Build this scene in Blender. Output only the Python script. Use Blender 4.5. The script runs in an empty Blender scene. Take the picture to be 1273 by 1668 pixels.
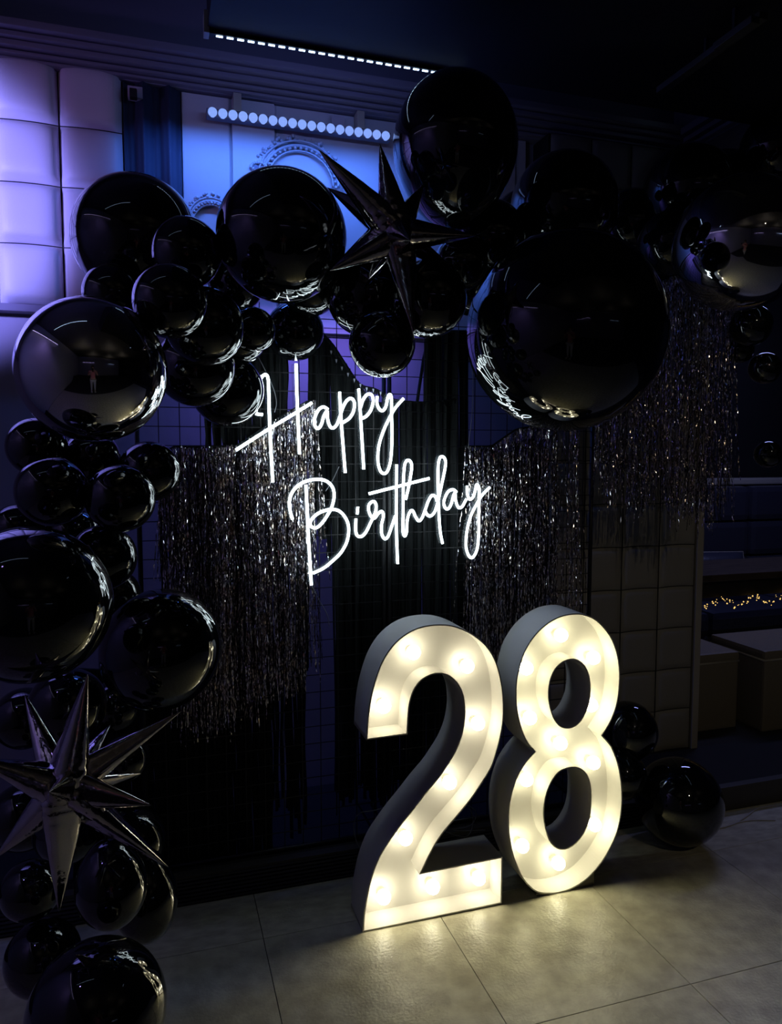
import bpy, bmesh, math, random
from mathutils import Vector, Matrix, noise
from mathutils.geometry import tessellate_polygon
random.seed(7)
S = bpy.context.scene
C = S.collection

# ------------------------------------------------------------------ camera
FPX, CX, CY = 1200.0, 636.5, 834.0          # focal length in pixels of a 1273 x 1668 frame
YAW, PITCH, EYE = math.radians(17.5), math.radians(4.3), 1.5
Fw = Vector((math.sin(YAW)*math.cos(PITCH), math.cos(YAW)*math.cos(PITCH), -math.sin(PITCH)))
Rt = Vector((math.cos(YAW), -math.sin(YAW), 0)); Up = Rt.cross(Fw); EYEP = Vector((0, 0, EYE))
def at(x, y, Y):
    """world point on the vertical plane at depth Y (metres from the camera) seen at photo pixel x, y"""
    d = Fw + Rt*((x-CX)/FPX) + Up*((CY-y)/FPX)
    return EYEP + d*(Y/d.y)
cd = bpy.data.cameras.new('camera'); cam = bpy.data.objects.new('camera', cd); C.objects.link(cam)
cam.location = EYEP; cam.rotation_euler = (math.radians(90)-PITCH, 0, -YAW)
cd.sensor_fit = 'HORIZONTAL'; cd.sensor_width = 36; cd.lens = 36*FPX/1273; cd.clip_start = 0.01; cd.clip_end = 60
S.camera = cam

# ------------------------------------------------------------------ world, lights, exposure
w = bpy.data.worlds.new('world'); S.world = w; w.use_nodes = True
w.node_tree.nodes['Background'].inputs[0].default_value = (.5, .6, 1, 1)
w.node_tree.nodes['Background'].inputs[1].default_value = .004
S.view_settings.view_transform = 'Standard'; S.view_settings.look = 'None'
S.view_settings.exposure = 0; S.view_settings.gamma = 1; S.view_settings.use_curve_mapping = False
S.cycles.max_bounces = 8; S.cycles.diffuse_bounces = 4; S.cycles.glossy_bounces = 6; S.cycles.transparent_max_bounces = 16
S.cycles.sample_clamp_indirect = 4; S.cycles.caustics_reflective = False
def lamp(name, kind, loc, target, power, col, size=(.1, .1), **kw):
    l = bpy.data.lights.new(name, kind); l.energy = power; l.color = col
    if kind == 'AREA':
        l.shape = 'RECTANGLE'; l.size, l.size_y = size
    for k, v in kw.items(): setattr(l, k, v)
    o = bpy.data.objects.new(name, l); C.objects.link(o); o.location = loc
    o.rotation_euler = (Vector(target)-Vector(loc)).to_track_quat('-Z', 'Y').to_euler()
    return o
# blue beam of the LED wash bar falling down the wall below it
lamp('wash_bar_beam', 'AREA', (.48, 2.76, 2.76), (.48, 2.99, 2.15), 4.2, (.07, .21, 1), (.9, .03), spread=math.radians(130))
# light thrown back on the frieze by the strip under the bulkhead
lamp('strip_beam', 'AREA', (.57, 2.42, 2.76), (.57, 2.98, 2.98), .65, (.24, .32, 1), (.72, .02))
# purple wall washer standing left of the frame, aimed at the padded wall
lamp('purple_wash', 'SPOT', (-1.3, 1.9, 2.2), (-.86, 3.0, 2.34), 185, (.27, .26, 1), spot_size=math.radians(52), spot_blend=.38, shadow_soft_size=.05)
lamp('violet_wash', 'SPOT', (-1.3, 2.2, 2.3), (-.25, 3.0, 2.5), 9, (.42, .24, 1), spot_size=math.radians(60), spot_blend=.9, shadow_soft_size=.05)
lamp('left_wall_wash', 'SPOT', (-1.2, 1.0, 3.0), (-2.0, 1.4, 1.6), 15, (.45, .32, 1), spot_size=math.radians(120), spot_blend=.9, shadow_soft_size=.03)
lamp('pink_wash', 'SPOT', (-1.0, 1.3, 2.9), (-.25, 3.0, 2.45), 3, (.9, .35, .7), spot_size=math.radians(40), spot_blend=.9, shadow_soft_size=.08)
# violet light behind the backdrop, from the lower end of the wash bar
lamp('violet_back_wash', 'AREA', (.62, 2.72, 2.12), (.62, 3.0, 1.75), 1.6, (.24, .18, 1), (.7, .05), spread=math.radians(100))
# added fill spots without fixtures, lighting the ceiling that the chrome balloons mirror
for lx, ly in ((-.6, -1.2), (1.6, -1.0), (3.8, -1.6), (.4, -3.6), (3.0, -3.8)):
    lamp('ceiling_fill', 'SPOT', (lx, ly, 2.55), (lx, ly, 3.3), 6, (1, .88, .72), spot_size=math.radians(160), spot_blend=1, shadow_soft_size=.04)
lamp('pouf_fill_spot', 'SPOT', (1.4, -1.4, 3.1), (2.9, 3.0, .5), 26, (1, .84, .6), spot_size=math.radians(38), spot_blend=.6, shadow_soft_size=.03)  # unseen fill added to brighten the pouf, corner strip and right tinsel
lamp('alcove_fill', 'AREA', (3.6, 3.6, 3.0), (3.6, 4.3, .8), 14, (.35, .4, 1), (1.2, .2))  # unseen blue fill added to lift the dark booth

# ------------------------------------------------------------------ materials
def mat(name, col=(.5, .5, .5), rough=.5, metal=0, emit=None, es=0, ior=1.5, coat=0, bump=None, var=None, alpha=1, spec=None):
    m = bpy.data.materials.new(name); m.use_nodes = True; nt = m.node_tree; b = nt.nodes['Principled BSDF']
    b.inputs['Base Color'].default_value = (*col, 1); b.inputs['Roughness'].default_value = rough
    b.inputs['Metallic'].default_value = metal; b.inputs['IOR'].default_value = ior
    b.inputs['Coat Weight'].default_value = coat; b.inputs['Alpha'].default_value = alpha
    if spec is not None: b.inputs['Specular IOR Level'].default_value = spec
    if emit: b.inputs['Emission Color'].default_value = (*emit, 1); b.inputs['Emission Strength'].default_value = es
    tc = nt.nodes.new('ShaderNodeTexCoord')
    def nz(scale, detail=4, stretch=None):
        n = nt.nodes.new('ShaderNodeTexNoise'); n.inputs['Scale'].default_value = scale; n.inputs['Detail'].default_value = detail
        if stretch:
            mp = nt.nodes.new('ShaderNodeMapping'); mp.inputs['Scale'].default_value = stretch
            nt.links.new(tc.outputs['Object'], mp.inputs['Vector']); nt.links.new(mp.outputs['Vector'], n.inputs['Vector'])
        else: nt.links.new(tc.outputs['Object'], n.inputs['Vector'])
        return n
    if var:                                   # (scale, amount, second colour[, stretch])
        n = nz(var[0], 5, var[3] if len(var) > 3 else None); r = nt.nodes.new('ShaderNodeValToRGB')
        r.color_ramp.elements[0].color = (*col, 1); r.color_ramp.elements[1].color = (*var[2], 1)
        r.color_ramp.elements[0].position = .5-var[1]; r.color_ramp.elements[1].position = .5+var[1]
        nt.links.new(n.outputs['Fac'], r.inputs['Fac']); nt.links.new(r.outputs['Color'], b.inputs['Base Color'])
    if bump:                                  # (scale, strength[, stretch])
        n = nz(bump[0], 5, bump[2] if len(bump) > 2 else None); bp = nt.nodes.new('ShaderNodeBump')
        bp.inputs['Strength'].default_value = bump[1]; bp.inputs['Distance'].default_value = .01
        nt.links.new(n.outputs['Fac'], bp.inputs['Height']); nt.links.new(bp.outputs['Normal'], b.inputs['Normal'])
    return m
M = dict(
 latex=mat('black_latex', (.0035, .0045, .005), .035, coat=.6, ior=1.5),
 chrome=mat('chrome_balloon_foil', (.52, .51, .53), .035, 1),
 foil=mat('dark_mirror_foil', (.55, .51, .53), .06, 1, bump=(22, .22)),
 tinsel=mat('tinsel_foil', (.75, .76, .88), .14, 1, var=(30, .15, (.88, .74, .60))),
 tinsel_dark=mat('tinsel_dark_foil', (.10, .10, .14), .2, 1, var=(30, .15, (.2, .17, .16))),
 crepe=mat('black_crepe_paper', (.010, .012, .013), .75, spec=.2, bump=(120, .3, (1, 1, .05))),
 wire=mat('black_powder_coated_wire', (.008, .008, .010), .4),
 neon=mat('neon_tube_white', (.9, .95, 1), .3, emit=(.80, .95, 1), es=7),
 neon_jacket=mat('clear_acrylic_backing', (.02, .025, .03), .08, alpha=.16),
 digit=mat('white_lacquered_board', (.70, .68, .66), .32, bump=(300, .02)),
 edge=mat('dark_board_edge', (.12, .11, .10), .5),
 bulb2=mat('warm_bulb_glass', (1, .9, .75), .3, emit=(1, .93, .65), es=13.5),
 bulb8=mat('yellowish_bulb_glass', (1, .95, .7), .3, emit=(1, .94, .60), es=13.5),
 socket=mat('bulb_socket', (.75, .72, .65), .4),
 tile=mat('grey_stoneware', (.64, .62, .47), .28, bump=(110, .16), var=(16, .16, (.44, .41, .30))),
 grout=mat('grout', (.05, .047, .04), .9),
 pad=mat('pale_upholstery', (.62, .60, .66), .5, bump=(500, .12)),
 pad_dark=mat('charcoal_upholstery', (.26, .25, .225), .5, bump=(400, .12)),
 wallp=mat('pale_plaster', (.55, .55, .58), .6, bump=(25, .1)),
 wallv=mat('dull_violet_paint', (.32, .30, .36), .6, bump=(25, .1)),
 ornate=mat('carved_plaster', (.42, .43, .47), .5, bump=(60, .5)),
 dark=mat('near_black_paint', (.005, .005, .006), .6, bump=(20, .05)),
 ceiling=mat('dark_ceiling_paint', (.10, .095, .09), .6, bump=(15, .05)),
 frieze=mat('slate_paint', (.16, .16, .22), .55, bump=(10, .05)),
 cornice=mat('cornice_paint', (.22, .21, .27), .4),
 drape=mat('navy_drape', (.03, .05, .09), .8, bump=(300, .1)),
 lens=mat('led_lens', (.1, .13, .3), .2, emit=(.26, .42, 1), es=.9),
 strip=mat('led_chip_white', (.8, .85, 1), .3, emit=(.5, .7, 1), es=5),
 strip_p=mat('led_chip_violet', (.8, .8, 1), .3, emit=(.6, .5, 1), es=4),
 metal=mat('brushed_metal', (.42, .39, .33), .4, .2),
 carpet=mat('black_carpet', (.012, .011, .010), .95, bump=(300, .4)),
 skirting=mat('dark_skirting', (.05, .045, .038), .5),
 ribs=mat('ribbed_vinyl', (.045, .045, .06), .4),
 leather=mat('navy_leather', (.035, .037, .055), .32, bump=(60, .15)),
 pouf=mat('taupe_leatherette', (.20, .175, .13), .5, bump=(220, .2)),
 piping=mat('pale_piping', (.35, .33, .28), .4),
 wood=mat('dark_table_wood', (.09, .065, .045), .35, var=(8, .2, (.05, .035, .025), (1, 8, 1))),
 gold=mat('gold_fairy_light', (1, .8, .3), .3, emit=(1, .62, .18), es=1.3),
 cable=mat('white_cable', (.22, .22, .24), .5),
 cable_dim=mat('grey_cable', (.45, .43, .40), .5),
 white_plastic=mat('white_plastic', (.45, .42, .48), .5),
 tassel=mat('silvery_paper', (.6, .62, .75), .4),
 skin=mat('skin', (.60, .36, .26), .5, bump=(80, .05)), pink=mat('coral_knit', (.65, .22, .20), .8, bump=(200, .3)),
 trousers=mat('white_denim', (.65, .63, .60), .8, bump=(300, .2)), hair=mat('dark_hair', (.03, .02, .015), .45, bump=(150, .5)),
 shoe=mat('pale_leather_shoe', (.5, .48, .45), .5), phone=mat('black_phone_glass', (.02, .02, .025), .1),
 eye=mat('dark_eye', (.02, .015, .01), .2), lip=mat('lip', (.45, .15, .14), .4),
)

# ------------------------------------------------------------------ helpers
def link(name, me, m, parent=None):
    o = bpy.data.objects.new(name, me); C.objects.link(o)
    if m is not None and not me.materials: me.materials.append(m)
    if parent is not None: o.parent = parent
    return o
def bm_obj(name, bm, m, parent=None, smooth=False, loc=(0, 0, 0)):
    me = bpy.data.meshes.new(name); bm.to_mesh(me); bm.free()
    if smooth: me.polygons.foreach_set('use_smooth', [True]*len(me.polygons))
    o = link(name, me, m, parent); o.location = loc; return o
def pyd(name, vs, fs, m, parent=None, smooth=False, loc=(0, 0, 0)):
    me = bpy.data.meshes.new(name); me.from_pydata([tuple(v) for v in vs], [], fs); me.update()
    if smooth: me.polygons.foreach_set('use_smooth', [True]*len(me.polygons))
    o = link(name, me, m, parent); o.location = loc; return o
def tag(o, label=None, cat=None, group=None, kind=None):
    if label: o['label'] = label
    if cat: o['category'] = cat
    if group: o['group'] = group
    if kind: o['kind'] = kind
    return o
def thing(name, loc, label, cat, group=None):
    o = bpy.data.objects.new(name, None); C.objects.link(o); o.location = loc; o.empty_display_size = .05
    return tag(o, label, cat, group)
def box(bm, lo, hi, bev=0):
    r = bmesh.ops.create_cube(bm, size=1)['verts']
    for v in r:
        v.co = Vector([lo[i] + (v.co[i]+.5)*(hi[i]-lo[i]) for i in range(3)])
    if bev:
        es = list({e for v in r for e in v.link_edges})
        bmesh.ops.bevel(bm, geom=es, offset=bev, segments=2, profile=.7, affect='EDGES')
def box_obj(name, lo, hi, m, parent=None, bev=0, kind=None):
    bm = bmesh.new(); c = Vector(lo)
    box(bm, (0, 0, 0), tuple(Vector(hi)-c), bev)
    o = bm_obj(name, bm, m, parent)
    o.location = c - (parent.location if parent is not None else Vector())
    if kind: o['kind'] = kind
    return o
def catmull(pts, n=8, closed=False, corners=()):
    out = []; N = len(pts)
    for i in range(N if closed else N-1):
        p1 = Vector(pts[i]); p2 = Vector(pts[(i+1) % N])
        p0 = Vector(pts[(i-1) % N]) if (closed or i > 0) else p1*2-p2
        p3 = Vector(pts[(i+2) % N]) if (closed or i+2 < N) else p2*2-p1
        if i in corners: p0 = p1*2-p2
        if (i+1) % N in corners: p3 = p2*2-p1
        if i in corners and (i+1) % N in corners:
            out.append(p1); continue
        for k in range(n):
            t = k/n
            out.append(.5*((2*p1)+(p2-p0)*t+(2*p0-5*p1+4*p2-p3)*t*t+(3*p1-p0-3*p2+p3)*t**3))
    if not closed: out.append(Vector(pts[-1]))
    return out
def tube(name, pts, r, m, parent=None, sides=8, cap=True, loc=None):
    pts = [Vector(p) for p in pts]; base = Vector(loc) if loc is not None else Vector()
    vs, fs = [], []; n = len(pts); t0 = (pts[1]-pts[0]).normalized(); ref = Vector((0, 1, 0)) if abs(t0.y) < .9 else Vector((0, 0, 1))
    nrm = (ref - t0*ref.dot(t0)).normalized()
    for i, p in enumerate(pts):
        t = (pts[min(i+1, n-1)]-pts[max(i-1, 0)]).normalized()
        nrm = (nrm - t*nrm.dot(t)).normalized(); b = t.cross(nrm)
        rr = r[i] if isinstance(r, (list, tuple)) else r
        for k in range(sides):
            a = 2*math.pi*k/sides; vs.append(p-base+(nrm*math.cos(a)+b*math.sin(a))*rr)
    for i in range(n-1):
        for k in range(sides):
            k2 = (k+1) % sides; fs.append((i*sides+k, i*sides+k2, (i+1)*sides+k2, (i+1)*sides+k))
    if cap: fs.append(tuple(range(sides-1, -1, -1))); fs.append(tuple(range((n-1)*sides, n*sides)))
    return pyd(name, vs, fs, m, parent, True)
def lathe(prof, seg=24):
    vs, fs = [], []
    for r, z in prof:
        for k in range(seg):
            a = 2*math.pi*k/seg; vs.append((r*math.cos(a), r*math.sin(a), z))
    for i in range(len(prof)-1):
        for k in range(seg):
            k2 = (k+1) % seg; fs.append((i*seg+k, i*seg+k2, (i+1)*seg+k2, (i+1)*seg+k))
    return vs, fs

# ------------------------------------------------------------------ the setting
FX0, FX1 = -1.99, 4.815; TS = .567
floor = box_obj('floor', (-2.0, -5, -.06), (6, 5.2, -.004), M['grout'], kind='structure')
me = None
for j in range(-1, 4):
    for i in range(12):
        x0 = .28 + TS*(i-4); y0 = 1.645-TS + TS*(j-1)
        if me is None:
            bm = bmesh.new(); box(bm, (.0012, .0012, -.012), (TS-.0012, TS-.0012, 0), .0008); o = bm_obj('floor_tile', bm, M['tile'], floor); me = o.data
        else: o = link('floor_tile', me, None, floor)
        o.location = Vector((x0, y0, 0)) - floor.location
        if j == 3: o.scale.y = .245/TS
        elif (i+j) % 2: o.rotation_euler.z = math.pi; o.location += Vector((TS, TS, 0))
box_obj('ceiling', (-2.0, -5, 3.35), (6, 5.2, 3.45), M['ceiling'], kind='structure')
wb = box_obj('wall_back', (-2.0, 3.0, 0), (2.42, 3.12, 3.35), M['wallv'], kind='structure')
box_obj('wall_left', (-2.1, -5, 0), (-2.0, 5.2, 3.35), M['pad'], kind='structure')
box_obj('wall_right', (6, -5, 0), (6.1, 5.2, 3.35), M['dark'], kind='structure')
box_obj('wall_front', (-2.0, -5.1, 0), (6, -5, 3.35), M['wallv'], kind='structure')
box_obj('wall_alcove', (2.42, 4.9, 0), (6, 5.0, 3.35), M['dark'], kind='structure')
box_obj('wall_return', (2.36, 3.12, 0), (2.42, 4.9, 3.35), M['dark'], kind='structure')
# raised platform along the wall, with a ribbed riser
pf = box_obj('platform', (-2.0, 2.47, -.004), (6, 4.9, .1), M['carpet'], kind='structure')
bm = bmesh.new()
for k in range(7):
    box(bm, (0, 0, k*.0135), (4.0, .010, k*.0135+.008), .0015)
o = bm_obj('riser_ribs', bm, M['ribs'], pf, loc=Vector((-2.0, 2.459, .002))-pf.location); o['kind'] = 'stuff'
box_obj('nosing', (-2.0, 2.455, .094), (6.0, 2.49, .104), M['skirting'], pf, .002)
box_obj('riser_board', (2.02, 2.459, .0), (6.0, 2.47, .093), M['skirting'], pf, .001)

# padded wall, left: square upholstered pads
def pad_mesh(wd, ht, dep, name):
    n = 14; vs, fs = [], []
    for j in range(n+1):
        for i in range(n+1):
            u, v = i/n*2-1, j/n*2-1
            e = (1-abs(u)**5)*(1-abs(v)**5)
            cor = math.exp(-((1-abs(u))**2+(1-abs(v))**2)*14)
            d = dep*(e**.42)*(1-.35*cor) + .004
            bow = .10*ht*(1-u*u)*.5*v                   # horizontal seams bow upward in the middle of a pad
            vs.append((wd*.5*u*(.985-.015*abs(v)), -d, ht*.5*v*.985 + abs(bow)*.35))
    for j in range(n):
        for i in range(n):
            a = j*(n+1)+i; fs.append((a, a+1, a+n+2, a+n+1))
    me = bpy.data.meshes.new(name); me.from_pydata(vs, [], fs); me.update()
    me.polygons.foreach_set('use_smooth', [True]*len(me.polygons)); return me
pl = box_obj('wall_padding_left', (-1.4, 2.965, 2.04), (-.094, 3.0, 2.893), M['dark'], kind='structure')
pl.name = 'trim_1'
pm = pad_mesh(.2145, .212, .046, 'pad'); pm.materials.append(M['pad'])
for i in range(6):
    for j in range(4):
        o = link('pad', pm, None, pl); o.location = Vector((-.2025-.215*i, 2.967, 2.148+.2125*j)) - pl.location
box_obj('trim_2', (-2.0, 2.93, 2.015), (-.094, 3.0, 2.04), M['cornice'], kind='structure')
# padded pier, right of the backdrop
PX0, PX1, PY = 1.60, 2.41, 2.87
pr = box_obj('wall_pier', (PX0, PY, .1), (PX1, 3.0, 2.86), M['dark'], kind='structure')
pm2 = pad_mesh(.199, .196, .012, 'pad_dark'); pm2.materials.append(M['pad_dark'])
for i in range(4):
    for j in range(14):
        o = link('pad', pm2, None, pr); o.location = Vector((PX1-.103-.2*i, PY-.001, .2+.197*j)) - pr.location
o = box_obj('corner_strip', (PX1, PY-.02, .1), (PX1+.035, 3.02, 2.86), M['metal'], pr, .003); o['label'] = 'dull metal corner strip'

# frieze, cornice and header on the right
box_obj('wall_frieze', (-2.0, 2.965, 2.96), (2.30, 3.0, 3.35), M['frieze'], kind='structure')
cor = box_obj('trim_3', (-2.0, 2.95, 2.865), (2.30, 3.0, 2.96), M['cornice'], kind='structure')
for k, (z0, z1, y0) in enumerate([(2.868, 2.878, 2.925), (2.882, 2.892, 2.905), (2.898, 2.916, 2.885), (2.92, 2.935, 2.865), (2.94, 2.965, 2.84)]):
    box_obj('moulding', (-2.0, y0, z0), (2.30, 2.95, z1), M['cornice'], cor, .003)
hd = box_obj('wall_header', (2.30, 2.55, 2.86), (6.0, 3.0, 3.35), M['frieze'], kind='structure')
for k, (z0, z1, y0) in enumerate([(2.865, 2.88, .03), (2.89, 2.91, .045), (2.92, 2.95, .06)]):
    box_obj('moulding', (2.30-y0, 2.55-y0, z0), (6.0, 2.55, z1), M['cornice'], hd, .003)
    box_obj('moulding', (2.30-y0, 2.55, z0), (2.30, 2.84, z1), M['cornice'], hd, .003)
# black bulkhead hanging in front of the wall
XB = at(338, 50, 2.4).x
bk = box_obj('ceiling_bulkhead', (XB, 1.0, 2.792), (2.25, 2.42, 3.35), M['dark'], kind='structure')
bk.name = 'trim_4'
st = thing('led_strip', (XB+.02, 2.4, 2.779), 'long white blue LED strip under the lower edge of the black bulkhead', 'light strip')
box_obj('channel', (XB-.01, 2.392, 2.781), (XB+.86, 2.412, 2.792), M['dark'], st, .001)
me = None
for k in range(26):
    x0 = XB+.025+k*.0318
    if me is None:
        bm = bmesh.new(); box(bm, (0, 0, 0), (.020, .006, .003), .001); o = bm_obj('led_segment', bm, M['strip'], st); me = o.data
    else: o = link('led_segment', me, None, st)
    o.location = Vector((x0, 2.398, 2.7775)) - st.location
box_obj('end_bracket', (XB-.012, 2.38, 2.775), (XB+.004, 2.42, 2.84), M['metal'], st, .002)

# niche: drapes, lit wall, carved mirror frame
def drape(x0, x1, y, z0, z1, folds, amp, m, label):
    n = 60; vs, fs = [], []
    for i in range(n+1):
        x = x0+(x1-x0)*i/n; yy = y + amp*math.sin(i/n*folds*2*math.pi)*(1+.3*math.sin(i*.7))
        vs += [(x, yy, z0), (x, yy, z1)]
    for i in range(n): fs.append((2*i, 2*i+2, 2*i+3, 2*i+1))
    o = pyd('drape', vs, fs, m, None, True)
    s = o.modifiers.new('t', 'SOLIDIFY'); s.thickness = .004
    return tag(o, label, 'curtain')
xd0, xd1 = -.09, at(296, 250, 2.94).x
drape(xd0, xd1, 2.955, 2.05, 2.862, 2.2, .018, M['drape'], 'dark navy drape hanging between the purple padded wall and the lit panel')
XL0, XL1 = xd1+.004, 1.55
lw = box_obj('wall_lit_panel', (XL0, 2.975, 2.0), (XL1, 3.0, 2.862), M['wallp'], kind='structure')
for a, b, d in ((at(296, 250, 2.96).x, at(374, 250, 2.96).x, .014), (at(377, 250, 2.96).x, at(447, 250, 2.96).x, .022), (at(449, 250, 2.96).x, 1.5, .006)):
    box_obj('panel', (a+.003, 2.975-d, 2.02), (b, 2.976, 2.858), M['wallp'], lw, .004)
# carved mirror frames: arch of beads and scrolls
def carved(cx, cz, rx, rz, name, label, a0=0, a1=math.pi, plaque=None):
    t = thing(name, (cx, 2.955, cz), label, 'wall carving')
    arc = [Vector((cx+rx*math.cos(a0+(a1-a0)*k/40), 2.948, cz+rz*math.sin(a0+(a1-a0)*k/40))) for k in range(41)]
    for q, (s, r) in enumerate(((1, .006), (.86, .004), (1.12, .004))):
        tube('moulded_rim', [Vector((cx+(p.x-cx)*s, p.y, cz+(p.z-cz)*s))-t.location for p in arc], r, M['ornate'], t, 8)
    bm = bmesh.new()
    for k in range(0, 41, 2):
        p = arc[k]; s = .93
        bmesh.ops.create_icosphere(bm, subdivisions=1, radius=.0075, matrix=Matrix.Translation(Vector((cx+(p.x-cx)*s, 2.947, cz+(p.z-cz)*s))-t.location))
    for k in range(70):
        a = a0+(a1-a0)*random.random(); s = 1.13+.14*random.random()
        bmesh.ops.create_icosphere(bm, subdivisions=1, radius=random.uniform(.004, .010), matrix=Matrix.Translation(Vector((cx+rx*s*math.cos(a), 2.951, cz+rz*s*math.sin(a)))-t.location))
    o = bm_obj('scrollwork', bm, M['ornate'], t, True); o['kind'] = 'stuff'
    vs = [Vector((0, .012, 0))]+[Vector((p.x, 2.963, p.z))-t.location for p in [Vector((cx+(q.x-cx)*.86, 0, cz+(q.z-cz)*.86)) for q in arc]]
    pyd('mirror_glass', vs, [(0, i, i+1) for i in range(1, 41)], M['wallp'], t)
    return t
c1 = at(490, 300, 2.95); carved(c1.x, c1.z, .15, .145, 'carved_mirror_frame', 'carved baroque frame with beaded arch on the blue lit wall behind the foil star')
c2 = at(345, 372, 2.95); carved(c2.x, c2.z, .085, .10, 'carved_mirror_frame', 'smaller carved frame edge low on the blue lit wall between two black balloons')
p = at(422, 276, 2.94); t = thing('wall_plaque', p, 'small square carved plaque on the blue lit wall left of the arched frame', 'wall decoration')
box_obj('panel', (p.x-.022, 2.945, p.z-.05), (p.x+.022, 2.955, p.z+.017), M['frieze'], t, .002)
for k in range(12):
    a = k/11*math.pi; bm = bmesh.new()
    if k == 0: bm2 = bmesh.new()
    bm.free()
    bmesh.ops.create_icosphere(bm2, subdivisions=1, radius=.008, matrix=Matrix.Translation((.03*math.cos(a), .008, .008+.02*math.sin(a))))
o = bm_obj('carving', bm2, M['ornate'], t, True)
# LED wash bar with 19 lenses
lb = thing('led_wash_bar', (.557, 2.9, 2.773), 'LED wash bar with a row of nineteen glowing blue lenses under the cornice', 'stage light')
box_obj('housing', (.20, 2.903, 2.758), (.915, 2.94, 2.788), M['frieze'], lb, .004)
for s in (.30, .78): box_obj('bracket', (s, 2.915, 2.795), (s+.03, 2.97, 2.862), M['metal'], lb, .002)
box_obj('mounting_plate', tuple(at(540, 204, 2.94)), tuple(at(561, 190, 2.94)+Vector((0, .012, 0))), M['white_plastic'], lb, .001)
vs, fs = lathe([(0.0001, .008), (.006, .0075), (.011, .005), (.0145, 0), (.0165, -.001), (.0165, -.012)], 20)
me = None
for k in range(19):
    if me is None: o = pyd('lens', vs, fs, M['lens'], lb, True); me = o.data
    else: o = link('lens', me, None, lb)
    o.rotation_euler = (math.pi/2, 0, 0); o.location = Vector((.2216+k*.03728, 2.896, 2.773)) - lb.location
# small socket box beside the padded wall
p = at(210, 140, 2.93); t = thing('junction_box', at(218, 151, 2.93), 'small white wall socket in the dark corner beside the purple padding', 'socket')
a, b = at(208, 158, 2.93), at(232, 143, 2.93)
box_obj('back_plate', (a.x, 2.925, a.z), (b.x, 2.96, b.z), M['white_plastic'], t, .002)
a, b = at(211, 160, 2.91), at(223, 147, 2.91); box_obj('plug', (a.x, 2.895, a.z), (b.x, 2.925, b.z), M['dark'], t, .004)
# ceiling lamp bars, far right
for q, (pa, pb, Y) in enumerate((((1068, 152), (1138, 107), 2.2), ((1160, 82), (1180, 66), 1.9))):
    a, b = at(*pa, Y), at(*pb, Y); b = Vector((a.x, a.y-.45 if q == 0 else a.y-.15, a.z))
    t = thing('ceiling_track', a, ['long thin metal track under the dark ceiling above the right balloons', 'short metal track end under the dark ceiling in the top right corner'][q], 'ceiling track')
    box_obj('rail', (a.x, b.y, a.z), (a.x+.03, a.y, a.z+.02), M['skirting'], t, .002)
    box_obj('hanger', (a.x+.01, (a.y+b.y)/2, a.z+.02), (a.x+.02, (a.y+b.y)/2+.01, 3.35), M['dark'], t)
# strips on the hall ceiling, out of frame, that the balloons mirror
for q, (a, b, mt) in enumerate((((-1.9, .2, 2.95), (-1.9, 2.6, 2.95), 'strip_p'), ((-1.6, 1.2, 3.3), (-.2, 1.2, 3.3), 'strip'), ((2.6, .6, 3.3), (2.6, 2.2, 3.3), 'strip'), ((-1.2, -4.9, 2.3), (.6, -4.9, 2.3), 'strip_p'), ((3.2, -4.9, 2.3), (4.6, -4.9, 2.3), 'strip'))):
    a, b = Vector(a), Vector(b); n = int((b-a).length/.06)
    t = thing('led_strip', a, ['violet LED strip along the top of the left hall wall', 'white LED strip on the ceiling left of the balloons', 'white LED strip on the ceiling right of the balloons', 'violet LED strip low on the far hall wall', 'white LED strip on the far hall wall'][q], 'light strip')
    bm = bmesh.new(); d = (b-a).normalized()
    for k in range(n):
        c = d*(k*.06+.01); e = c+d*.035
        box(bm, (min(c.x, e.x)-.004, min(c.y, e.y)-.004, -.004), (max(c.x, e.x)+.004, max(c.y, e.y)+.004, .004))
    o = bm_obj('led_segment', bm, M[mt], t); o['kind'] = 'stuff'
    lo = Vector((min(a.x, b.x)-.01, min(a.y, b.y)-.01, a.z+.004)); hi = Vector((max(a.x, b.x)+.01, max(a.y, b.y)+.01, a.z+.02))
    box_obj('channel', lo, hi, M['dark'], t)

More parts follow.
